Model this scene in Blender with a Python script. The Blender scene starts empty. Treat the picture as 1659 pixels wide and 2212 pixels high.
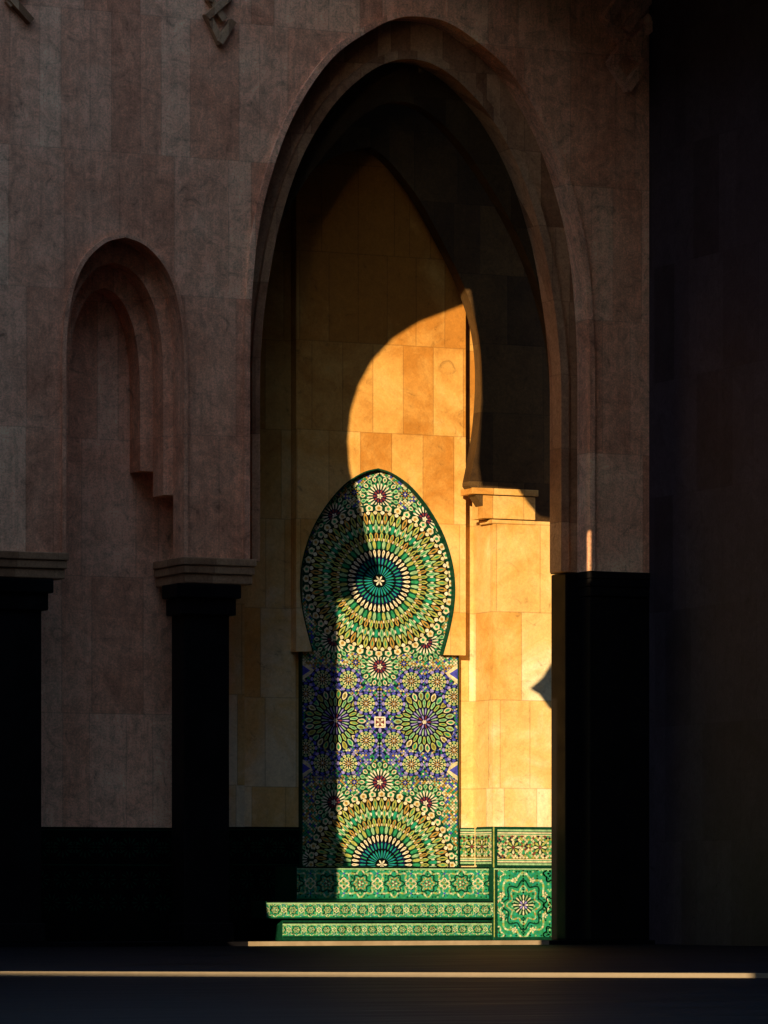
import bpy, bmesh, math, random
from mathutils import Vector
from mathutils.geometry import tessellate_polygon
random.seed(7)
C = bpy.context.scene.collection
R = math.radians
# ---------------------------------------------------------------- camera model
F_ = 10000.0; TH = R(25); HZ = 1945.0; CX, CY, CZ = -23.32, -50.0, 0.485
ct, st = math.cos(TH), math.sin(TH)
def ray(px, py):
    u = (px-829.5)/F_; v = (HZ-py)/F_
    return (st+u*ct, ct-u*st, v)
def U(px, py, Y):
    d = ray(px, py); t = (Y-CY)/d[1]
    return (CX+t*d[0], CZ+t*d[2])
def UF(px, py, z):
    d = ray(px, py); t = (z-CZ)/d[2]
    return (CX+t*d[0], CY+t*d[1])
cam = bpy.data.objects.new('camera', bpy.data.cameras.new('camera')); C.objects.link(cam)
cam.location = (CX, CY, CZ); cam.rotation_euler = (R(90), 0, -TH)
cam.data.sensor_fit = 'HORIZONTAL'; cam.data.sensor_width = 36; cam.data.lens = F_/1659*36
cam.data.shift_y = (HZ-1106)/1659; cam.data.clip_end = 1000; cam.data.clip_start = 0.1
bpy.context.scene.camera = cam
# ---------------------------------------------------------------- light
AZ, EL = R(40), R(14)
D = Vector((math.sin(AZ)*math.cos(EL), math.cos(AZ)*math.cos(EL), -math.sin(EL)))
sun = bpy.data.objects.new('sun', bpy.data.lights.new('sun', 'SUN')); C.objects.link(sun)
sun.data.energy = 8.5; sun.data.angle = R(0.12); sun.data.color = (1.0, 0.75, 0.42)
sun.rotation_euler = D.to_track_quat('-Z', 'Y').to_euler(); sun.location = (-30, -40, 40)
w = bpy.data.worlds.new('World'); bpy.context.scene.world = w; w.use_nodes = True
nt = w.node_tree; bg = nt.nodes['Background']
sky = nt.nodes.new('ShaderNodeTexSky'); sky.sky_type = 'NISHITA'; sky.sun_disc = False
sky.sun_elevation = EL; sky.sun_rotation = math.atan2(-D.x, -D.y)
sky.dust_density = 0.3
nt.links.new(sky.outputs[0], bg.inputs[0]); bg.inputs[1].default_value = 0.42
sc = bpy.context.scene
sc.view_settings.view_transform = 'Standard'; sc.view_settings.look = 'None'; sc.view_settings.exposure = 0
# ---------------------------------------------------------------- materials
class NT:
    def __init__(s, m): s.t = m.node_tree; s.l = m.node_tree.links
    def n(s, ty, ins=(), **p):
        nd = s.t.nodes.new(ty)
        for k, v in p.items(): setattr(nd, k, v)
        for k, v in dict(ins).items():
            if hasattr(v, 'is_output'): s.l.new(v, nd.inputs[k])
            else: nd.inputs[k].default_value = v
        return nd
    def m(s, op, a, b=0.0, c=0.0):
        return s.n('ShaderNodeMath', {0: a, 1: b, 2: c}, operation=op).outputs[0]
def newmat(name):
    m = bpy.data.materials.new(name); m.use_nodes = True
    return m, NT(m), m.node_tree.nodes['Principled BSDF']
def ramp(t, fac, stops):
    r = t.n('ShaderNodeValToRGB', {0: fac}); e = r.color_ramp.elements
    while len(e) < len(stops): e.new(0.5)
    for i, (p, c) in enumerate(stops): e[i].position = p; e[i].color = (*c, 1)
    return r.outputs[0]
def stone(name, cols, wd, ht, seed, zoff=0.0, rough=0.6, contrast=1.0, joint=0.55, streak=.3, split=.6, idw=.7, zlit=0.0, mul=1.0):
    cols = [tuple(c*mul for c in q) for q in cols]
    m, t, b = newmat(name)
    co = t.n('ShaderNodeTexCoord').outputs['Object']
    sx = t.n('ShaderNodeSeparateXYZ', {0: co})
    u = t.m('MULTIPLY_ADD', sx.outputs[1], 0.83, sx.outputs[0]); v = t.m('ADD', sx.outputs[2], zoff)
    vr = t.m('DIVIDE', v, ht); row = t.m('FLOOR', vr)
    rr = t.n('ShaderNodeTexWhiteNoise', {'W': t.m('ADD', row, seed)}, noise_dimensions='1D').outputs[0]
    wj = t.m('MULTIPLY_ADD', rr, wd*0.7, wd*0.65)
    uu = t.m('MULTIPLY_ADD', rr, 13.7, t.m('DIVIDE', u, wj)); col = t.m('FLOOR', uu)
    # some slabs are split in two narrow ones
    sp = t.m('GREATER_THAN', t.n('ShaderNodeTexWhiteNoise', {0: t.n('ShaderNodeCombineXYZ', {0: col, 1: row, 2: seed+50}).outputs[0]}, noise_dimensions='3D').outputs[0], split)
    cut = t.m('MULTIPLY', sp, t.m('GREATER_THAN', t.m('FRACT', uu), 0.42))
    vec = t.n('ShaderNodeCombineXYZ', {0: t.m('MULTIPLY_ADD', cut, 0.5, col), 1: row, 2: seed}).outputs[0]
    idn = t.n('ShaderNodeTexWhiteNoise', {0: vec}, noise_dimensions='3D').outputs[0]
    n1 = t.n('ShaderNodeTexNoise', {'Vector': co, 'Scale': 1.3, 'Detail': 10.0, 'Roughness': 0.68, 'Distortion': .6}).outputs[0]
    vm = t.n('ShaderNodeVectorMath', {0: co, 1: (9, 9, 0.9)}, operation='MULTIPLY').outputs[0]
    n2 = t.n('ShaderNodeTexNoise', {'Vector': vm, 'Scale': 1.6, 'Detail': 6.0, 'Roughness': 0.6, 'Distortion': 0.9}).outputs[0]
    n3 = t.n('ShaderNodeTexNoise', {'Vector': co, 'Scale': 42.0, 'Detail': 4.0, 'Roughness': 0.8}).outputs[0]
    n4 = t.n('ShaderNodeTexNoise', {'Vector': co, 'Scale': 4.5, 'Detail': 10.0, 'Roughness': 0.72, 'Distortion': 1.5}).outputs[0]
    mixv = t.m('ADD', t.m('MULTIPLY_ADD', idn, idw, .35-idw*.5), t.m('MULTIPLY', t.m('SUBTRACT', n1, 0.36), 1.15))
    if zlit: mixv = t.m('ADD', mixv, t.m('MULTIPLY', t.m('SUBTRACT', 4.3, sx.outputs[2]), zlit))  # sunlit tone put into the colour: slabs paler low, deeper high
    base = ramp(t, mixv, list(zip((0.08, 0.36, 0.66, 0.95), cols)))
    k = t.m('MULTIPLY_ADD', t.m('SUBTRACT', n2, 0.5), streak*contrast, 1.0)
    k = t.m('MULTIPLY', k, t.m('MULTIPLY_ADD', t.m('SUBTRACT', n3, 0.5), 1.5*contrast, 1.0))
    k = t.m('MULTIPLY', k, t.m('MULTIPLY_ADD', t.m('SUBTRACT', n4, 0.5), 1.3*contrast, 1.0))
    pit = t.n('ShaderNodeMapRange', {0: n4, 1: 0.3, 2: 0.4, 3: 0.62, 4: 1.0}).outputs[0]
    k = t.m('MULTIPLY', k, pit)
    fu = t.m('FRACT', uu); fv = t.m('FRACT', vr)
    du = t.m('MINIMUM', fu, t.m('SUBTRACT', 1.0, fu))
    dc = t.m('ADD', t.m('ABSOLUTE', t.m('SUBTRACT', fu, 0.42)), t.m('SUBTRACT', 1.0, sp))
    du = t.m('MULTIPLY', t.m('MINIMUM', du, dc), wj)
    dv = t.m('MULTIPLY', t.m('MINIMUM', fv, t.m('SUBTRACT', 1.0, fv)), ht)
    dj = t.m('MINIMUM', du, dv)
    jm = t.n('ShaderNodeMapRange', {0: dj, 1: 0.003, 2: 0.010, 3: joint, 4: 1.0}).outputs[0]
    k = t.m('MULTIPLY', k, jm)
    cv = t.n('ShaderNodeVectorMath', {0: base, 3: k}, operation='SCALE').outputs[0]
    t.l.new(cv, b.inputs['Base Color'])
    b.inputs['Roughness'].default_value = rough; b.inputs['Specular IOR Level'].default_value = 0.2
    h = t.m('ADD', t.m('MULTIPLY', n3, 0.4), t.m('ADD', t.m('MULTIPLY', n4, 0.6), t.m('MULTIPLY', jm, 0.8)))
    bp = t.n('ShaderNodeBump', {'Strength': 0.35, 'Distance': 0.012, 'Height': h}).outputs[0]
    t.l.new(bp, b.inputs['Normal'])
    return m
front_stone = stone('travertine_front', ((.50,.185,.095),(.74,.33,.185),(.86,.445,.265),(.98,.60,.36)), 0.62, 1.62, 3.0, 0.55, contrast=1.3, joint=.82, streak=.6, split=.55, idw=.55)
niche_stone = stone('travertine_niche', ((.60,.24,.13),(.82,.39,.23),(.92,.50,.31),(1.0,.64,.40)), 0.62, 1.62, 5.0, 0.55, contrast=1.2, joint=.78, streak=.6, split=.55, idw=.5)  # lighter copy of the front stone: brightness put in for the dim niche
ring_shade_stone = stone('travertine_arch_shaded', ((.20,.092,.042),(.32,.165,.085),(.40,.225,.12),(.48,.285,.155)), 0.5, 0.9, 9.0, 0.3, joint=.75)  # darker travertine copy: shade of the arch rings put into the colour
vault_shade_stone = stone('travertine_vault_shaded', ((.022,.011,.004),(.038,.02,.008),(.05,.029,.011),(.065,.038,.015)), 0.6, 0.75, 12.0, 0.3, joint=.8)  # near-black travertine copy: shade under the arch put into the colour
inner_shade_stone = stone('travertine_inner_shaded', ((.024,.011,.003),(.05,.025,.008),(.075,.04,.013),(.10,.056,.019)), 0.75, 0.85, 17.0, 0.3, joint=.7)  # dark copy for the upper gallery face, its shade put into the colour
back_stone = stone('travertine_gallery', ((.55,.225,.035),(.78,.415,.105),(.90,.60,.24),(1.0,.86,.58)), 0.5, 1.09, 21.0, 0.31, contrast=.5, joint=.72, split=.86, idw=.36, zlit=.12, mul=.71)
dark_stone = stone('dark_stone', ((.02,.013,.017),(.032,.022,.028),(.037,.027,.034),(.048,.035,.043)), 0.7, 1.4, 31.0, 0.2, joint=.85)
court_stone = stone('court_stone', ((.05,.04,.035),(.06,.05,.04),(.08,.06,.05),(.09,.07,.06)), 0.9, 0.8, 41.0)
def marble(name, c0, c1, rough, spec, scale, stretch=(1, 1, 1)):
    m, t, b = newmat(name)
    co = t.n('ShaderNodeTexCoord').outputs['Object']
    vm = t.n('ShaderNodeVectorMath', {0: co, 1: stretch}, operation='MULTIPLY').outputs[0]
    n = t.n('ShaderNodeTexNoise', {'Vector': vm, 'Scale': scale, 'Detail': 8.0, 'Roughness': 0.65, 'Distortion': 0.8}).outputs[0]
    t.l.new(ramp(t, n, [(.3, c0), (.7, c1)]), b.inputs['Base Color'])
    rr = t.n('ShaderNodeMapRange', {0: n, 1: .3, 2: .7, 3: rough*0.8, 4: rough*1.3}).outputs[0]
    t.l.new(rr, b.inputs['Roughness']); b.inputs['Specular IOR Level'].default_value = spec
    n2 = t.n('ShaderNodeTexNoise', {'Vector': vm, 'Scale': scale*3, 'Detail': 3.0}).outputs[0]
    t.l.new(t.n('ShaderNodeBump', {'Strength': .15, 'Distance': .01, 'Height': n2}).outputs[0], b.inputs['Normal'])
    return m
floor_m = marble('dark_floor', (.001,.001,.0015), (.016,.015,.019), 0.5, 0.006, 1.6, (0.25, 2.5, 1))
pale_m = marble('pale_marble', (.22,.165,.105), (.33,.26,.18), 0.5, 0.3, 3)
pier_m = marble('dark_marble', (.004,.0035,.004), (.010,.0085,.009), 0.5, 0.04, 2)
TC = dict(cream=(.82,.75,.50), white=(.92,.88,.72), green=(.035,.34,.15), dgreen=(.006,.06,.032), teal=(.02,.36,.28), aqua=(.02,.28,.36),
          mint=(.36,.62,.34), lime=(.46,.50,.13), ochre=(.52,.32,.08), olive=(.24,.22,.05), navy=(.006,.009,.055), blue=(.08,.09,.60),
          lilac=(.36,.32,.84), maroon=(.22,.045,.05), black=(.004,.006,.006))
TN = list(TC); TM = []
for k in TN:
    m, t, b = newmat('glaze_'+k)
    co = t.n('ShaderNodeTexCoord').outputs['Object']
    n = t.n('ShaderNodeTexNoise', {'Vector': co, 'Scale': 28.0, 'Detail': 4.0}).outputs[0]
    n0 = t.n('ShaderNodeTexNoise', {'Vector': co, 'Scale': 3.0, 'Detail': 2.0}).outputs[0]
    kk = t.m('MULTIPLY', t.m('MULTIPLY_ADD', t.m('SUBTRACT', n, .5), 1.5, 1.0), t.m('MULTIPLY_ADD', t.m('SUBTRACT', n0, .5), .5, 1.0))
    t.l.new(t.n('ShaderNodeVectorMath', {0: tuple(c*.62 for c in TC[k]), 3: kk}, operation='SCALE').outputs[0], b.inputs['Base Color'])
    b.inputs['Roughness'].default_value = .35; b.inputs['Specular IOR Level'].default_value = .04
    t.l.new(t.n('ShaderNodeBump', {'Strength': .2, 'Distance': .004, 'Height': n}).outputs[0], b.inputs['Normal'])
    TM.append(m)
TI = {k: i for i, k in enumerate(TN)}
# ---------------------------------------------------------------- object helpers
def link(name, bm, mats, parent=None, label=None):
    me = bpy.data.meshes.new(name); bm.to_mesh(me); bm.free()
    for m in (mats if isinstance(mats, list) else [mats]): me.materials.append(m)
    o = bpy.data.objects.new(name, me); C.objects.link(o)
    if parent:
        o.parent = parent
        o.location = -Vector(parent.location) if parent.type == 'EMPTY' else (0, 0, 0)
    if label: o['label'] = label
    return o
def thing(name, label, cat, loc=(0, 0, 0)):
    o = bpy.data.objects.new(name, None); C.objects.link(o); o.location = loc
    o['label'] = label; o['category'] = cat; return o
def addplate(bm, outer, holes, y0, y1, axis='y'):
    def mk(p, y): return (p[0], y, p[1]) if axis == 'y' else (y, p[0], p[1])
    loops = [outer]+list(holes)
    tris = tessellate_polygon([[Vector((p[0], p[1], 0)) for p in lp] for lp in loops])
    flat = [p for lp in loops for p in lp]
    A = [bm.verts.new(mk(p, y0)) for p in flat]; B = [bm.verts.new(mk(p, y1)) for p in flat]
    for t in tris:
        try: bm.faces.new([A[i] for i in t]); bm.faces.new([B[i] for i in reversed(t)])
        except ValueError: pass
    k = 0
    for lp in loops:
        n = len(lp)
        for i in range(n):
            j = (i+1) % n; bm.faces.new((A[k+i], A[k+j], B[k+j], B[k+i]))
        k += n
def plate(name, outer, y0, y1, mat, parent=None, holes=(), axis='y', label=None):
    bm = bmesh.new(); addplate(bm, outer, holes, y0, y1, axis)
    bmesh.ops.recalc_face_normals(bm, faces=bm.faces)
    return link(name, bm, mat, parent, label)
def box(bm, x0, x1, y0, y1, z0, z1):
    r = bmesh.ops.create_cube(bm, size=1)
    for v in r['verts']:
        v.co = Vector(((x0+x1)/2+v.co.x*(x1-x0), (y0+y1)/2+v.co.y*(y1-y0), (z0+z1)/2+v.co.z*(z1-z0)))
    return r['verts']
def bev(bm, w):
    bmesh.ops.bevel(bm, geom=list(bm.edges), offset=w, segments=2, affect='EDGES', profile=.6)
def smooth(pts, n=5):
    out = []
    P = [pts[0]]+pts+[pts[-1]]
    for i in range(1, len(P)-2):
        for k in range(n):
            t = k/n; a, b, c, d = P[i-1], P[i], P[i+1], P[i+2]
            out.append(tuple(.5*(2*b[j]+(c[j]-a[j])*t+(2*a[j]-5*b[j]+4*c[j]-d[j])*t*t+(3*b[j]-a[j]-3*c[j]+d[j])*t**3) for j in (0, 1)))
    out.append(pts[-1]); return out
def halfprof(axpx, offs, Y=0):
    ax = U(axpx, 1000, Y)[0]
    return ax, [(U(axpx+o, 1000, Y)[0]-ax, U(axpx, p, Y)[1]) for o, p in smooth(offs)]
def arch(ax, hp, zb):
    l = [(ax-h, z) for h, z in reversed(hp)]; r = [(ax+h, z) for h, z in hp[1:]]
    return [(ax-hp[-1][0], zb)]+l+r+[(ax+hp[-1][0], zb)]
# ---------------------------------------------------------------- ground
def structure(o, kind='structure'): o['kind'] = kind; return o
ZT = -0.05; ZL = -0.083
bm = bmesh.new(); v = [bm.verts.new(p) for p in ((-250, -250, ZL), (250, -250, ZL), (250, 250, ZL), (-250, 250, ZL))]; bm.faces.new(v)
structure(link('ground', bm, floor_m))
A = UF(-400, 2098, ZT); B2 = UF(2100, 2104, ZT)
bm = bmesh.new(); poly = [A, B2, (8, -.15), (-14, -.15)]
lo = [bm.verts.new((x, y, ZL-.03)) for x, y in poly]; hi = [bm.verts.new((x, y, ZT)) for x, y in poly]
bm.faces.new(hi)
for i in range(4): bm.faces.new((lo[i], lo[(i+1) % 4], hi[(i+1) % 4], hi[i]))
bmesh.ops.recalc_face_normals(bm, faces=bm.faces); structure(link('terrace', bm, floor_m))
def riser(name, p, q, z0, z1, proud=.012, mat=None):
    d = Vector((q[0]-p[0], q[1]-p[1], 0)).normalized(); n = Vector((d.y, -d.x, 0))*proud
    bm = bmesh.new(); P, Q = Vector((*p, 0)), Vector((*q, 0)); vs = []
    for b in (P, Q, Q+n, P+n): vs.append((bm.verts.new((b.x, b.y, z0)), bm.verts.new((b.x, b.y, z1))))
    for i in range(4): j = (i+1) % 4; bm.faces.new((vs[i][0], vs[j][0], vs[j][1], vs[i][1]))
    bm.faces.new([a[1] for a in vs]); bm.faces.new([a[0] for a in vs][::-1])
    bmesh.ops.recalc_face_normals(bm, faces=bm.faces); return structure(link(name, bm, mat or pale_m))
riser('terrace_kerb', A, B2, ZL-.01, ZT+.003)
bm = bmesh.new(); box(bm, -14, 8, -.15, 4, -.2, 0); structure(link('gallery_floor', bm, floor_m))
riser('gallery_step_edge', (U(536, 2035, -.15)[0], -.15), (U(1185, 2035, -.15)[0], -.15), ZT-.01, .003)  # pale only along the sunlit span: lit strip put into the colour
# ---------------------------------------------------------------- front arcade wall
ZTOP = 13.0; XL, XR = -11.0, U(1400, 500, 0)[0]+.6
arc = thing('arcade_wall', 'shaded stone arcade wall with a tall pointed arch and a small arch at its left', 'wall')
zi = U(480, 1206, 0)[1]; zc = U(480, 1262, 0)[1]
O1 = [(0,37),(50,43),(112,76),(195,146),(269,266),(317,400),(345,530),(358,680),(361,790)]
O2 = [(0,120),(45,128),(102,162),(172,236),(236,352),(280,490),(306,630),(318,740),(322,820)]
O3 = [(0,203),(45,214),(100,255),(160,325),(230,435),(288,560),(326,700),(340,830)]
ax, h1 = halfprof(910, O1); _, h2 = halfprof(910, O2); _, h3 = halfprof(910, O3)
S1 = [(0,513),(42,527),(82,566),(108,622),(122,692),(127,770)]
S2 = [(0,560),(34,572),(66,606),(90,662),(103,735),(106,820)]
S3 = [(0,608),(26,620),(50,655),(68,710),(76,780),(78,860)]
sx_, s1 = halfprof(268, S1); _, s2 = halfprof(268, S2); _, s3 = halfprof(268, S3)
a1 = arch(ax, h1, zi); l1 = arch(sx_, s1, zi)
outline = [(XL, ZTOP), (XL, zi)]+l1+a1+[(XR, zi), (XR, ZTOP)]
plate('wall_face', outline, 0, .298, front_stone, arc)
def ring(name, axx, outer, inner, zb, y0, y1, grow, mat):
    o = [(axx-h-grow, z+(grow*.8 if h < .9*outer[-1][0] else 0)) for h, z in reversed(outer)]
    o2 = [(axx+h+grow, z+(grow*.8 if h < .9*outer[-1][0] else 0)) for h, z in outer[1:]]
    P = [(axx-outer[-1][0]-grow, zb)]+o+o2+[(axx+outer[-1][0]+grow, zb)]
    plate(name, P+list(reversed(arch(axx, inner, zb))), y0, y1, mat, arc)
ring('arch_ring', ax, h1, h2, zi, .30, .548, .25, ring_shade_stone)
ring('arch_ring', ax, h2, h3, zi, .55, .75, .25, vault_shade_stone)
zsr = U(268, 1060, 0)[1]; NF = .95
ring('arch_ring', sx_, s1, s2, zsr, .30, .62, .2, front_stone)
ring('arch_ring', sx_, s2, s3, zsr+.3, .622, NF-.006, .2, front_stone)
def moulding(axx, hp, zb, wid, y, mat, proud=.045):
    inn = arch(axx, hp, zb); n = len(inn); out = []
    for i, p in enumerate(inn):
        a = Vector(inn[max(i-1, 0)]); b = Vector(inn[min(i+1, n-1)]); d = (b-a).normalized()
        out.append((p[0]-d.y*wid, p[1]+d.x*wid))
    inn2 = [(p[0]+(.004 if p[0] < axx else -.004), p[1]-.003) for p in inn]
    plate('arch_moulding', out+list(reversed(inn2)), y-proud, y-.002, mat, arc)
moulding(ax, h1, zi, .07, 0, front_stone); moulding(ax, h2, zi, .10, .30, ring_shade_stone, .07); moulding(sx_, s1, zi, .045, 0, front_stone)
def impost(x0, x1, y1, parent, y=0, k=.55, mat=None):
    bm = bmesh.new(); H = zi-zc
    for a, b, pr in ((0, .3, .10), (.3, .62, .07), (.62, 1.0, .03)):
        box(bm, x0-pr*k, x1+pr*k, y-pr*k, y1, zi-H*b+.002, zi-H*a-.002)
    bev(bm, .012); return link('impost', bm, mat or front_stone, parent)
xa1 = U(94, 1300, 0)[0]; xb0 = U(402, 1300, 0)[0]; xb1 = U(500, 1300, 0)[0]
impost(XL, U(140, 1200, 0)[0]-.02, .9, arc, mat=ring_shade_stone); impost(U(402, 1200, 0)[0], U(545, 1200, 0)[0]-.02, .9, arc, mat=ring_shade_stone)
impost(U(1276, 1200, 0)[0], XR, .6, arc, k=.3, mat=pier_m)  # dark marble here puts the right side's shade into the impost colour
def pier(x0, x1, y0, y1, cap):
    bm = bmesh.new(); zt = zc-.003
    box(bm, x0, x1, y0+.06, y1, -.01, zt-.01)
    if cap:
        box(bm, x0-.12, x1+.12, y0-.02, y1+.01, zt-.16, zt); box(bm, x0-.07, x1+.07, y0+.02, y1+.005, zt-.36, zt-.164)
    box(bm, x0-.03, x1+.03, y0-.0, y1+.012, 0, .22)
    bev(bm, .015); return link('pier', bm, pier_m, arc)
pier(XL, xa1, 0, .9, True); pier(xb0, xb1, 0, .45, True)
bm = bmesh.new(); box(bm, U(1190, 1300, .7)[0], XR, .30, .7, 0, zi-.01); bev(bm, .02); link('pier', bm, pier_m, arc)
bm = bmesh.new(); box(bm, U(1276, 1300, 0)[0], XR, .02, .296, 0, zc-.003); bev(bm, .02); link('pier', bm, pier_m, arc)
def bars(lines, wpx=13, mat=None):
    bm = bmesh.new()
    for k, ln in enumerate(lines):
        for i in range(len(ln)-1):
            p, q = Vector(U(*ln[i], 0)), Vector(U(*ln[i+1], 0)); d = (q-p).normalized(); n = Vector((-d.y, d.x))*wpx*.003
            p2, q2 = p-d*.03, q+d*.03; y0 = -.07-.02*((k+i) % 2)-.002*i
            f = [bm.verts.new((a.x, y0, a.y)) for a in (p2+n*.8, q2+n*.8, q2-n*.8, p2-n*.8)]
            g = [bm.verts.new((a.x, .02, a.y)) for a in (p2+n, q2+n, q2-n, p2-n)]
            bm.faces.new(f); bm.faces.new(g[::-1])
            for j in range(4): bm.faces.new((f[j], g[j], g[(j+1) % 4], f[(j+1) % 4]))
    bmesh.ops.recalc_face_normals(bm, faces=bm.faces)
    return link('carved_interlace', bm, mat or ring_shade_stone, arc)
bars([[(1352,-60),(1345,-10),(1306,42),(1345,98)],[(1372,-60),(1402,-5),(1350,62)],[(1392,40),(1404,58),(1362,92),(1376,120)],[(1345,98),(1318,138),(1352,190),(1386,140),(1350,102)],[(1306,42),(1330,16)]], 22, niche_stone)
bars([[(497,-60),(492,-5),(446,36),(472,90),(496,52)],[(462,-60),(450,0),(478,40)]], 16)
bars([[(20,-60),(18,-4),(60,44)],[(62,-60),(40,-10),(18,8)]], 16)
# ---------------------------------------------------------------- gallery arch wall (second plane), back wall
MY, BY = 1.2, 1.75
PY, SY = BY-.08, BY-.165
gal = thing('gallery_wall', 'inner gallery wall whose horseshoe arch frames the sunlit tile fountain', 'wall', (0, MY, 0))
MA = 800
MR = [(0,318),(28,334),(60,365),(105,422),(150,500),(200,600),(230,690),(241,780),(238,880),(228,960),(214,1034)]
ML = [(0,318),(50,332),(110,366),(170,424),(220,505),(250,610),(260,720)]
max_ = U(MA, 1000, MY)[0]; mh = [(U(MA+o, 1000, MY)[0]-max_, U(MA, p, MY)[1]) for o, p in smooth(MR)]
ml = [(U(MA+o, 1000, MY)[0]-max_, U(MA, p, MY)[1]) for o, p in smooth(ML)]
jm = U(1065, 1300, MY)[0]-max_; zj = U(1065, 1122, MY)[1]; zs = mh[-1][1]
xn = U(455, 1300, MY)[0]
up = [(xn, 12.4), (xn, zj), (max_-ml[-1][0], zj)]+[(max_-h, z) for h, z in reversed(ml)]+[(max_+h, z) for h, z in mh[1:]]+[(max_+mh[-1][0], zs-.03), (max_+jm-.02, zj), (XR, zj), (XR, 12.4)]
plate('arch_face', up, MY, MY+.2, inner_shade_stone, gal)
plate('niche_face', [(XL, 12.4), (XL, -.01), (xn-.003, -.01), (xn-.003, 12.4)], NF, MY+.2, niche_stone, gal)
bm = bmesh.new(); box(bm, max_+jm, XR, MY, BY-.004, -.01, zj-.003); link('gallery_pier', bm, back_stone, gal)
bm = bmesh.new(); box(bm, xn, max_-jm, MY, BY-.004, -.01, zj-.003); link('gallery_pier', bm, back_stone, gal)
bm = bmesh.new()
for o0, o1, p0, p1, pr in ((218, 361, 1044, 1058, .03), (243, 355, 1060, 1110, .02), (259, 355, 1112, 1121, .01)):
    xa, xb = max_+(U(MA+o0, 1000, MY)[0]-max_), max_+(U(MA+o1, 1000, MY)[0]-max_)
    box(bm, min(xa, xb), max(xa, xb), MY-pr, MY+.3, U(MA, p1, MY)[1], U(MA, p0, MY)[1])
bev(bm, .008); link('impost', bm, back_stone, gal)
bk = thing('back_wall', 'sunlit golden stone wall standing behind the tiled fountain', 'wall', (0, BY, 0))
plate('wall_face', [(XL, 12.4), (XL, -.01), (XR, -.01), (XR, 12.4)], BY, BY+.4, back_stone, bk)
PX = 820; pxx = U(PX, 1300, PY)[0]; pxs = U(817, 1300, SY)[0]
def PB(px, py): return (U(px, 1300, PY)[0], U(PX, py, PY)[1])
HS = [(0,1014),(32,1024),(72,1052),(110,1098),(140,1152),(158,1210),(164,1262),(161,1312),(151,1362),(138,1411)]
hs = [(U(817+o, 1300, SY)[0]-pxs, U(817, p, SY)[1]) for o, p in smooth(HS)]
zsl = U(817, 1411, SY)[1]; zst = U(817, 60, SY)[1]
sl0, sl1 = U(640, 1300, SY)[0], U(1006, 1300, SY)[0]
slab = [(sl0, zst), (sl0, zsl), (pxs-hs[-1][0], zsl)]+[(pxs-h, z) for h, z in reversed(hs[:-1])]+[(pxs+h, z) for h, z in hs[1:]]+[(sl1, zsl), (sl1, zst)]
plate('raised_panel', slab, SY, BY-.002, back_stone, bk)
rf = plate('gallery_ceiling', [(XL, 12.4), (XL, 12.7), (XR, 12.7), (XR, 12.4)], .3, BY+.5, court_stone); structure(rf)
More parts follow.
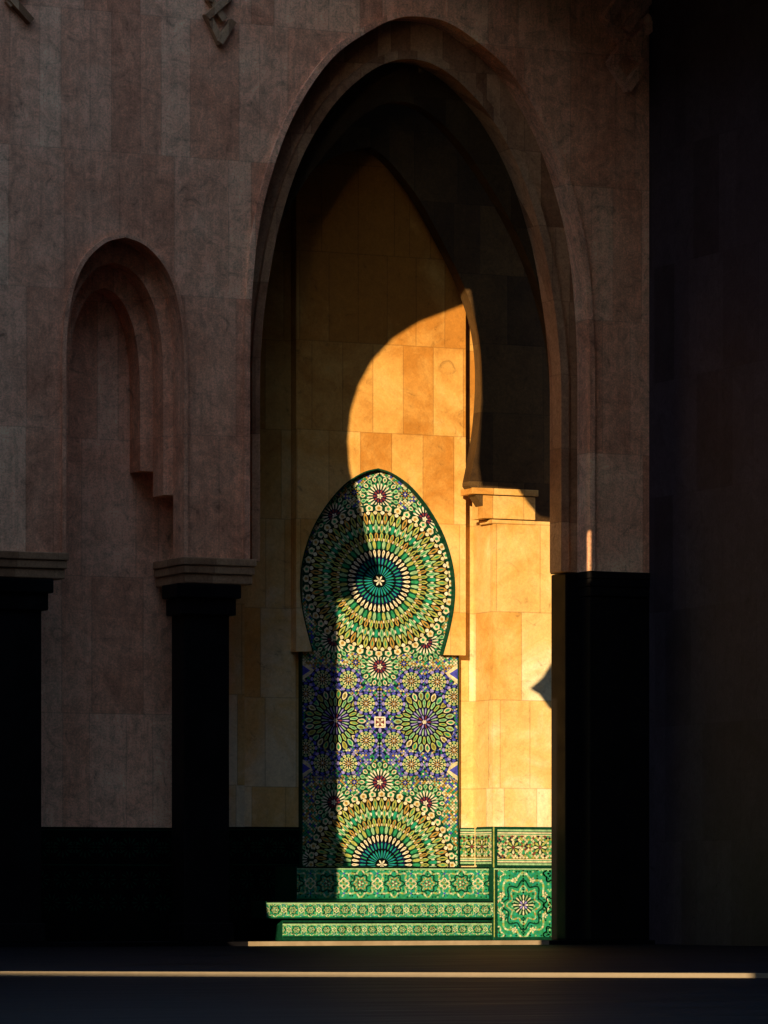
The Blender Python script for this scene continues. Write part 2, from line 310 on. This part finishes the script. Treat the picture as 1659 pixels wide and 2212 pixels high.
# ---------------------------------------------------------------- mosaic builder
class Mos:
    def __init__(s, conv, y, rect, axis='y'): s.c = conv; s.y = y; s.r = rect; s.bm = bmesh.new(); s.a = axis
    def poly(s, pts, col, lay=0):
        x0, y0, x1, y1 = s.r
        for ax_, lim, sg in ((0, x0, 1), (0, x1, -1), (1, y0, 1), (1, y1, -1)):
            out = []
            for i in range(len(pts)):
                a, b = pts[i-1], pts[i]; da, db = sg*(a[ax_]-lim), sg*(b[ax_]-lim)
                if (da >= 0) != (db >= 0):
                    t = da/(da-db); out.append((a[0]+(b[0]-a[0])*t, a[1]+(b[1]-a[1])*t))
                if db >= 0: out.append(b)
            pts = out
            if len(pts) < 3: return
        q = [s.c(*p) for p in pts]; d = s.y-.0006*lay
        vs = [s.bm.verts.new((a, d, b) if s.a == 'y' else (d, a, b)) for a, b in q]
        f = s.bm.faces.new(vs); f.material_index = TI[col]
    def rect(s, x0, y0, x1, y1, col, lay=0): s.poly([(x0, y0), (x1, y0), (x1, y1), (x0, y1)], col, lay)
    def dia(s, X, Y, g, col, lay): s.poly([(X-g, Y), (X, Y-g), (X+g, Y), (X, Y+g)], col, lay)
    def disc(s, cx, cy, r, col, lay, n=40): s.poly([(cx+r*math.cos(2*math.pi*i/n), cy+r*math.sin(2*math.pi*i/n)) for i in range(n)], col, lay)
    def ring(s, cx, cy, n, r0, r1, wf, col, lay, ph=0., sh='petal', mid=.6):
        cols = col if isinstance(col, (list, tuple)) else [col]
        for i in range(n):
            a = 2*math.pi*(i+ph)/n; hw = wf*math.pi/n
            def P(r, da): return (cx+r*math.cos(a+da), cy+r*math.sin(a+da))
            rm = r0+(r1-r0)*mid
            if sh == 'petal': pts = [P(r0, 0), P((r0+rm)/2, hw*.8), P(rm, hw), P((rm+r1)/2, hw*.75), P(r1, 0), P((rm+r1)/2, -hw*.75), P(rm, -hw), P((r0+rm)/2, -hw*.8)]
            elif sh == 'dome': pts = [P(r0, hw*.9), P(rm, hw), P(r1*.985, hw*.5), P(r1, 0), P(r1*.985, -hw*.5), P(rm, -hw), P(r0, -hw*.9)]
            else: pts = [P(r0, hw), P(r1, hw), P(r1, -hw), P(r0, -hw)]
            s.poly(pts, cols[i % len(cols)], lay)
    def big(s, cx, cy, k=1.):
        q = lambda r: r*k
        N = 60
        s.disc(cx, cy, q(165), 'dgreen', 6, 60)
        s.ring(cx, cy, 48, q(152), q(165), .72, 'cream', 7, sh='dome')
        s.ring(cx, cy, 48, q(153), q(161), .34, ['ochre', 'green'], 8)
        s.disc(cx, cy, q(152), 'black', 9, 60)
        s.ring(cx, cy, N, q(143), q(152), .6, ['cream', 'white'], 10, .5, mid=.5)
        s.ring(cx, cy, N, q(122), q(149), .66, ['lime', 'ochre', 'lime'], 10.5, mid=.55)
        s.ring(cx, cy, N, q(129), q(143), .26, ['green', 'dgreen'], 11, mid=.55)
        s.ring(cx, cy, N, q(118), q(133), .36, ['mint', 'cream'], 11.5, .5, mid=.5)
        s.disc(cx, cy, q(123), 'dgreen', 12, 60)
        s.ring(cx, cy, N, q(101), q(125), .72, ['mint', 'lime', 'mint', 'green'], 13, .5, mid=.65)
        s.ring(cx, cy, N, q(107), q(121), .34, ['green', 'teal'], 14, .5, mid=.65)
        s.ring(cx, cy, N, q(110), q(119), .28, 'white', 14, 0)
        s.disc(cx, cy, q(104), 'black', 14.5, 60)
        s.ring(cx, cy, 54, q(84), q(106), .68, ['lime', 'ochre', 'lime'], 15, mid=.6)
        s.ring(cx, cy, 54, q(91), q(102), .26, ['dgreen', 'green'], 15.5, mid=.6)
        s.ring(cx, cy, 54, q(83), q(93), .36, 'cream', 16, .5)
        s.disc(cx, cy, q(86), 'dgreen', 16.5, 50)
        s.ring(cx, cy, 48, q(66), q(88), .7, ['green', 'mint', 'lime'], 16.8, mid=.6)
        s.disc(cx, cy, q(69), 'black', 17, 50)
        s.ring(cx, cy, 40, q(50), q(68), .58, 'white', 18, mid=.7)
        s.ring(cx, cy, 40, q(58), q(65), .24, 'ochre', 18.5, mid=.6)
        s.disc(cx, cy, q(51), 'navy', 19)
        s.ring(cx, cy, 36, q(33), q(50), .46, ['teal', 'aqua', 'green'], 20, mid=.65)
        s.disc(cx, cy, q(36), 'black', 21)
        s.ring(cx, cy, 28, q(10), q(34), .6, ['aqua', 'teal'], 22, mid=.62)
        s.disc(cx, cy, q(15), 'black', 23, 16)
        s.ring(cx, cy, 6, 0, q(12), .6, 'white', 24, mid=.4)
    def small(s, cx, cy, r, core='maroon', mid='white', out='green', n=20, L=0):
        s.disc(cx, cy, r, 'dgreen', L+1)
        s.ring(cx, cy, n, r*.70, r, .78, ['cream', 'mint'], L+2, mid=.55)
        s.ring(cx, cy, n, r*.76, r*.94, .42, out, L+3)
        s.disc(cx, cy, r*.71, 'dgreen', L+3)
        s.ring(cx, cy, n, r*.54, r*.73, .55, [out, 'mint'], L+3.5)
        s.ring(cx, cy, n, r*.28, r*.66, .5, mid, L+4, .5, mid=.7)
        s.disc(cx, cy, r*.34, 'navy', L+5)
        s.ring(cx, cy, n//2, r*.12, r*.34, .65, core, L+5.5, mid=.6)
        s.ring(cx, cy, 5, 0, r*.15, .8, 'white', L+5.8, mid=.5)
    def done(s, name, parent, label=None):
        for f in s.bm.faces:
            f.normal_update()
            if (f.normal.y if s.a == 'y' else f.normal.x) > 0: f.normal_flip()
        return link(name, s.bm, TM, parent, label)
    def field(s, x0, y0, x1, y1, cell, pal, ax0, lay=.5):
        ny = int((y1-y0)/(cell*.5))+2
        for j in range(ny):
            for sgn in (-1, 1):
                for i in range(int(max(x1-ax0, ax0-x0)/cell)+2):
                    v = math.sin(i*2.17+1.3*math.sin(j*.9))+math.cos(j*1.71+.8*math.cos(i*1.3))
                    col = pal[int((v+2)/4.001*len(pal)) % len(pal)]
                    cx, cy = ax0+sgn*(i+.5*(j % 2))*cell, y0+j*cell*.5
                    if cy > y1: continue
                    s.dia(cx, cy, cell*.42, col, lay)
ft = thing('wall_fountain', 'green and blue mosaic wall fountain in the sunlight with a low tiled basin', 'fountain', (pxx, BY-.5, 0))
mo = Mos(PB, PY, (653, 1000, 988, 1876))
mo.rect(640, 1000, 1000, 1880, 'dgreen', 0)
PALG = ['cream', 'green', 'mint', 'ochre', 'cream', 'blue', 'teal', 'white']
mo.field(650, 1005, 990, 1445, 7, PALG, PX)
mo.field(650, 1440, 990, 1684, 6.5, ['blue', 'lilac', 'navy', 'cream', 'green', 'blue', 'lilac', 'ochre', 'blue', 'mint'], PX)
mo.field(650, 1680, 990, 1880, 7, PALG, PX)
for dx, y in ((0, 1072), (97, 1118), (142, 1246), (99, 1384), (0, 1440)):
    for sg in ((-1, 1) if dx else (1,)): mo.small(PX+sg*dx, y, 43)
for sg in (-1, 1):
    for dx, y in ((55, 1066), (128, 1178), (130, 1320), (52, 1432)): mo.small(PX+sg*dx, y, 16, 'blue', 'ochre', 'mint', 8)
mo.big(PX-2, 1255)
for sg in (-1, 1):
    cx, cy = PX+sg*96, 1558
    mo.disc(cx, cy, 66, 'navy', 6); mo.ring(cx, cy, 26, 46, 67, .75, ['cream', 'mint', 'lime'], 7, mid=.55); mo.ring(cx, cy, 26, 50, 63, .42, ['green', 'olive'], 8)
    mo.disc(cx, cy, 48, 'black', 8.5); mo.ring(cx, cy, 26, 26, 50, .65, ['lime', 'mint'], 9, .5, mid=.65); mo.ring(cx, cy, 26, 34, 47, .28, 'green', 9.5, .5, mid=.65); mo.disc(cx, cy, 32, 'navy', 10)
    mo.ring(cx, cy, 26, 13, 31, .5, ['lilac', 'mint'], 11, mid=.7); mo.disc(cx, cy, 15, 'navy', 12); mo.ring(cx, cy, 10, 4, 15, .5, ['maroon', 'lilac'], 13); mo.ring(cx, cy, 6, 0, 5, .8, 'white', 14)
    for dx, dy in ((30, 40), (68, 90), (124, 90), (160, 58), (30, -40), (68, -90), (124, -90), (160, -58)):
        mo.disc(PX+sg*dx, 1560+dy, 26, 'navy', 9); mo.ring(PX+sg*dx, 1560+dy, 12, 18, 26, .75, ['lilac', 'blue'], 9.5)
        mo.small(PX+sg*dx, 1560+dy, 20, 'ochre', 'cream', 'lime', 12, L=10)
    for dx, y, r in ((99, 1734, 42), (144, 1858, 38)): mo.small(PX+sg*dx, y, r)
    mo.small(PX+sg*55, 1690, 15, 'blue', 'ochre', 'mint', 8)
    for y in (1452, 1662):
        mo.poly([(PX+sg*168, y-22), (PX+sg*140, y), (PX+sg*168, y+22)], 'cream', 8); mo.poly([(PX+sg*168, y-12), (PX+sg*150, y), (PX+sg*168, y+12)], 'blue', 9)
mo.disc(PX, 1560, 22, 'navy', 16.5); mo.ring(PX, 1560, 8, 6, 24, .5, ['lilac', 'blue'], 17, mid=.65)
mo.rect(PX-12, 1548, PX+12, 1572, 'white', 18); mo.rect(PX-9, 1551, PX+9, 1569, 'maroon', 19); mo.ring(PX, 1560, 4, 0, 11, .5, 'white', 20, .5)
mo.small(PX, 1690, 45)
mo.big(PX+4, 1868, .97)
mo.done('mosaic_panel', ft)
inn = [(pxs-h, z) for h, z in reversed(hs)]+[(pxs+h, z) for h, z in hs[1:]]; out = []
for i, p in enumerate(inn):
    a = Vector(inn[max(i-1, 0)]); b = Vector(inn[min(i+1, len(inn)-1)]); d = (b-a).normalized(); out.append((p[0]-d.y*.014, p[1]+d.x*.014))
plate('trim', out+[(x*.999+pxs*.001, z-.002) for x, z in reversed(inn)], SY-.004, PY, TM[TI['dgreen']], ft)
xl, xr = U(653, 1, PY)[0], U(988, 1, PY)[0]
for xa, xb in ((xl-.016, xl), (xr, xr+.016)):
    bm = bmesh.new(); box(bm, xa, xb, BY-.09, BY, U(PX, 1876, BY)[1], zsl-.004); link('trim', bm, TM[TI['dgreen']], ft)
bm = bmesh.new(); box(bm, xl, xr, BY-.078, BY-.001, U(PX, 1876, BY)[1], zsl+.4); link('backing', bm, TM[TI['dgreen']], ft)
def geo_band(m, x0, y0, x1, y1, lay=1, k=1.):
    m.rect(x0, y0, x1, y1, 'dgreen', lay); H = y1-y0
    m.rect(x0, y0+3, x1, y0+7, 'mint', lay+1); m.rect(x0, y1-7, x1, y1-3, 'mint', lay+1); m.rect(x0, y0+9, x1, y1-9, 'cream', lay+1); m.rect(x0, y0+12, x1, y0+14, 'green', lay+2); m.rect(x0, y1-14, x1, y1-12, 'green', lay+2)
    m.rect(x0, y0+16, x1, y1-16, 'olive', lay+2)
    m.field(x0, y0+18, x1, y1-18, 7, ['cream', 'lime', 'cream', 'navy', 'green', 'cream', 'maroon', 'cream', 'mint'], (x0+x1)/2, lay+2.5)
    c = x0+34*k; cy = (y0+y1)/2; h = H*.28
    while c < x1+30:
        m.disc(c, cy, 15*k, 'dgreen', lay+3, 8); m.ring(c, cy, 8, 3, 15*k, .6, ['cream', 'lime'], lay+3.5); m.dia(c, cy, 4, 'maroon', lay+4)
        for sx2 in (-22, 22):
            for sy2 in (-12, 12): m.dia(c+sx2*k, cy+sy2, 4.5, 'green', lay+3)
        c += 58*k
def arab(m, cx, cy, rx, ry, col, lay, n=30, g=2.2, wob=.18, lobes=8, ph=0.):
    # curling strapwork: a lobed band laid from short tesserae
    for k in range(n):
        a0, a1 = 2*math.pi*k/n+ph, 2*math.pi*(k+1)/n+ph
        p = []
        for a in (a0, a1):
            r = 1+wob*math.cos(lobes*a); p.append((cx+rx*r*math.cos(a), cy+ry*r*math.sin(a)))
        dx, dy = p[1][0]-p[0][0], p[1][1]-p[0][1]; L_ = math.hypot(dx, dy) or 1; nx, ny = -dy/L_*g*.5, dx/L_*g*.5
        m.poly([(p[0][0]+nx, p[0][1]+ny), (p[1][0]+nx, p[1][1]+ny), (p[1][0]-nx, p[1][1]-ny), (p[0][0]-nx, p[0][1]-ny)], col if isinstance(col, str) else col[k % len(col)], lay)
def green_band(m, x0, y0, x1, y1, step=72, ph=0., lay=1):
    m.rect(x0, y0, x1, y1, 'green', lay); H = y1-y0; cy = (y0+y1)/2
    m.field(x0, y0+7, x1, y1-4, 5.5, ['green', 'teal', 'green', 'dgreen', 'green', 'teal', 'green', 'mint', 'green'], (x0+x1)/2, lay+.5)
    step = H*1.02; c = x0+ph-step; i = 0
    while c < x1+step:
        arab(m, c, cy, step*.42, H*.36, ['mint', 'cream', 'mint', 'lime'], lay+2, 48, H*.05, .16, 8); arab(m, c, cy, step*.26, H*.24, 'dgreen', lay+2.2, 36, H*.045, .22, 6); arab(m, c, cy, step*.17, H*.16, ['mint', 'ochre'], lay+2.4, 24, H*.045, .2, 6)
        m.ring(c, cy, 6, 1, H*.10, .7, ['cream', 'maroon'], lay+4)
        for sy2 in (-.3, .3):
            m.ring(c+step/2, cy+sy2*H, 6, 1, H*.13, .6, ['mint', 'teal'], lay+3); m.dia(c+step/2, cy+sy2*H, H*.035, 'blue', lay+3.5)
        arab(m, c+step/2, cy, step*.13, H*.14, 'cream', lay+3, 16, H*.04, .2, 4)
        c += step
    m.rect(x0, y0, x1, y0+3, 'black', lay+6); m.rect(x0, y0+3, x1, y0+6, 'mint', lay+6); m.rect(x0, y1-3, x1, y1, 'dgreen', lay+6)
def conv(pc, Y): return lambda px, py: (U(px, 1900, Y)[0], U(pc, py, Y)[1])
AY = 1.02; KY = .88; KY2 = .94
bm = bmesh.new(); box(bm, U(640, 1900, AY)[0], U(1065, 1900, AY)[0], AY, BY-.10, .25, U(900, 1872, AY)[1]-.002); link('apron', bm, TM[TI['dgreen']], ft)
m2 = Mos(conv(900, AY), AY-.006, (641, 1872, 1065, 1946)); green_band(m2, 640, 1873, 1080, 1944, 76, 66); m2.done('apron_tiles', ft)
bx0, bx1 = U(574, 1960, KY)[0], U(1065, 1960, KY)[0]
bs = link('basin', (lambda b: (box(b, bx0, bx1, KY, BY-.15, U(800, 1984, KY)[1], U(800, 1947, KY)[1]), bev(b, .006), b)[-1])(bmesh.new()), TM[TI['dgreen']], ft)
m3 = Mos(conv(800, KY), KY-.006, (575, 1946.5, 1065, 1984.5)); green_band(m3, 574, 1947, 1070, 1984, 62, 20)
m3.done('tile_facing', bs)
px0 = U(609, 1960, KY2)[0]
pl = link('plinth', (lambda b: (box(b, px0, bx1-.004, KY2, BY-.15, 0.001, U(800, 1985.5, KY2)[1]-.004), b)[-1])(bmesh.new()), TM[TI['dgreen']], ft)
m4 = Mos(conv(800, KY2), KY2-.006, (610, 1990, 1062, 2031)); green_band(m4, 610, 1992, 1070, 2024, 62, 30)
m4.done('tile_facing', pl)
# dados
zd = U(1130, 1786, MY)[1]; LY = .87; zl = U(1130, 1874, LY)[1]
bm = bmesh.new(); box(bm, max_+jm-.03, XR-.01, MY-.03, BY-.15, 0, zd); box(bm, U(1067, 1900, LY)[0], XR-.01, LY, MY-.034, 0, zl); link('dado', bm, TM[TI['dgreen']], gal)
def cx_(px, py): return (MY-.03+(1065-px)/52.*(BY-MY-.1), U(1065, py, MY)[1])
m5 = Mos(cx_, max_+jm-.034, (1013, 1786, 1065, 1876), 'x'); geo_band(m5, 1000, 1788, 1070, 1869, k=1.0); m5.done('dado_tiles', gal)
m5 = Mos(conv(1000, BY-.03), BY-.03, (993, 1786, 1030, 1876)); geo_band(m5, 985, 1788, 1040, 1869, k=1.0); m5.done('dado_tiles', bk)
cm = conv(1130, MY-.03)
m6 = Mos(cm, MY-.036, (1064, 1786, 1330, 1880)); geo_band(m6, 1074, 1789, 1320, 1872, k=1.0)
m6.rect(1064, 1786, 1067, 1880, 'lime', 11); m6.rect(1067, 1786, 1073, 1880, 'dgreen', 11); m6.done('dado_tiles', gal)
m6 = Mos(conv(1130, LY), LY-.004, (1066, 1874, 1330, 2034))
m6.rect(1064, 1874, 1330, 2034, 'green', 1)
m6.field(1064, 1880, 1330, 2030, 6, ['green', 'teal', 'green', 'dgreen', 'green', 'teal', 'green', 'mint', 'green'], 1130, 1.5)
for c in (1130, 1250):
    arab(m6, c, 1955, 52, 64, ['mint', 'cream', 'mint', 'lime'], 4, 80, 4, .10, 8); arab(m6, c, 1955, 40, 48, 'dgreen', 4.3, 70, 3.4, .14, 8, .2); arab(m6, c, 1955, 31, 36, ['mint', 'mint', 'ochre'], 4.6, 60, 3.2, .16, 8)
    m6.disc(c, 1955, 22, 'dgreen', 5); m6.ring(c, 1955, 16, 9, 23, .45, ['cream', 'mint'], 7, mid=.7); m6.disc(c, 1955, 10, 'navy', 8, 16); m6.ring(c, 1955, 8, 2, 11, .65, ['white', 'lilac'], 9)
    for sx2 in (-60, 60):
        for sy2 in (-68, 0, 64):
            arab(m6, c+sx2, 1955+sy2, 15, 17, ['cream', 'mint'], 8, 30, 3, .2, 6); m6.ring(c+sx2, 1955+sy2, 6, 2, 9, .7, ['teal', 'maroon'], 9)
    for k in range(8):
        a = math.pi/8+k*math.pi/4; m6.ring(c+50*math.cos(a), 1955+58*math.sin(a), 5, 1, 6.5, .7, 'cream', 9)
m6.rect(1064, 1874, 1068, 2034, 'lime', 11); m6.rect(1068, 1874, 1074, 2034, 'dgreen', 11); m6.rect(1064, 1872, 1330, 1876, 'black', 12); m6.rect(1064, 1876, 1330, 1879, 'mint', 12); m6.rect(1064, 2024, 1330, 2034, 'dgreen', 12)
m6.done('dado_tiles', gal)
def shade_dado(pa, pb, y, parent):  # black and dark green tiles: shade put into the dado colours
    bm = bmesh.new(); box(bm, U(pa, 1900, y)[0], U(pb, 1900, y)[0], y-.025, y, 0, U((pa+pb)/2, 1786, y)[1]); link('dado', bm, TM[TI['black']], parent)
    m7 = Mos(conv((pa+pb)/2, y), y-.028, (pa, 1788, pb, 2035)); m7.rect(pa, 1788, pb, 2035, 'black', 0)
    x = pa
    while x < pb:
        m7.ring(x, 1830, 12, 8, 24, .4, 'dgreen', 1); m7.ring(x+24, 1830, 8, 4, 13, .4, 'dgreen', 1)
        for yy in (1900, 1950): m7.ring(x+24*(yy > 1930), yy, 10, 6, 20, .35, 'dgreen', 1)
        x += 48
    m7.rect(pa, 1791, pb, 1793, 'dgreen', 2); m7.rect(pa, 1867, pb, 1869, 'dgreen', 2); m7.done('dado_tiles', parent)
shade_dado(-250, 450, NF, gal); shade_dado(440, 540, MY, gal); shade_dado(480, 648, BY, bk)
# ---------------------------------------------------------------- right wing, and unseen blockers added to shade the scene and shape the sun
XW = U(1402, 500, 0)[0]
wg = thing('side_wing', 'dark shaded wing wall along the right edge of the photo', 'wall', (XW, -10, 0))
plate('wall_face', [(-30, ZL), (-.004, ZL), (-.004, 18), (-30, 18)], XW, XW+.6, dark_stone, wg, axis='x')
bm = bmesh.new(); box(bm, -.8, XW-.003, -20, -.004, 12.9, 13.3); link('sky_block_roof', bm, dark_stone, wg)  # roof added out of view to keep sky light off arch and panel
def back(p, plane, val):
    p = Vector(p); i = 'xyz'.index(plane); s = (p[i]-val)/D[i]; q = p-s*D
    return (q.x, q.z) if plane == 'y' else (q.y, q.z)
NY = -17.0; WX = -31.0
def b3(px, py, Y): x, z = U(px, py, Y); return (x, Y, z)
L = [(-1.99, -.16, -.07), (-1.98, 0, -.05), b3(584, 1990, KY), b3(572, 1943, KY), b3(728, 1944, AY), b3(728, 1872, AY)]
L += [b3(728, 1800, PY), b3(728, 1296, PY), b3(763, 1294, PY), b3(765, 1259, PY), b3(782, 1249, PY), b3(806, 1252, PY), b3(820, 1238, PY), b3(814, 1214, PY), b3(800, 1195, PY), b3(791, 1165, PY), b3(782, 1110, PY), b3(767, 1055, PY),
      b3(753, 1010, SY), b3(749, 950, SY), b3(756, 885, SY), b3(773, 830, SY), b3(802, 778, SY), b3(847, 730, SY), b3(904, 694, SY), b3(957, 674, SY), b3(1003, 656, SY)]
Rp = [b3(1046, 672, BY), b3(1034, 760, MY), b3(1040, 860, MY), b3(1032, 1000, MY), b3(1040, 1050, MY), b3(1118, 1056, MY), b3(1142, 1090, MY), b3(1165, 1115, MY), b3(1205, 1122, MY), b3(1205, 1430, MY), b3(1190, 1432, MY), b3(1172, 1462, MY), b3(1144, 1488, MY), b3(1165, 1500, MY), b3(1186, 1530, MY), b3(1205, 1535, MY)]
hole = [back(p, 'y', NY) for p in L+Rp]
hole.append((hole[-1][0]+.2, hole[-1][1]-.1)); hole.append((hole[-1][0], hole[0][1]))
hx = [p[0] for p in hole]; hz = [p[1] for p in hole]
sl = [back(p, 'y', NY) for p in (b3(1265, 1256, 0), b3(1265, 1148, 0), b3(1277, 1148, 0), b3(1277, 1256, 0))]
nw = plate('sun_mask_wall', [(-32, ZL-.01), (-11.2, ZL-.01), (-11.2, 24), (-32, 24)], NY-.02, NY, court_stone, holes=[hole, sl])  # added out of view; its cut hole and slit shape the sunlight
nw['label'] = 'added unseen wall with a hole shaping the sun patch, left of the view'; nw['category'] = 'wall'
def toW(x, z): return back((x, NY, z), 'x', WX)
mg = .2; x0, x1, z0, z1 = min(hx)-mg, max(max(hx), max(p[0] for p in sl))+.12, min(hz)-mg, max(hz)+mg
gap = [toW(x0, z0), toW(x1, z0), toW(x1, z1), toW(x0, z1)]
ka, kb = UF(-200, 2098, ZT), UF(1626, 2103, ZT)
slot = [back((ka[0], ka[1], ZT-.02), 'x', WX), back((kb[0], kb[1], ZT-.04), 'x', WX), back((kb[0], kb[1], ZT+.02), 'x', WX), back((ka[0], ka[1], ZT+.01), 'x', WX)]
ww = plate('sun_block_wing', [(-110, ZL-.01), (14, ZL-.01), (14, 29), (-110, 29)], WX-.02, WX, court_stone, holes=[gap, slot], axis='x')  # added out of view to block the sun; gap and slot pass the beams
ww['label'] = 'added unseen blocker beyond the left edge that keeps sun off the arcade'; ww['category'] = 'building'
ow = plate('sky_block_wall', [(WX+.1, ZL-.01), (70, ZL-.01), (70, 50), (WX+.1, 50)], -56, -55, court_stone)  # added behind the camera to block low sky light from the recess
ow['label'] = 'added unseen blocker that cuts low sky light, behind the viewpoint'; ow['category'] = 'building'
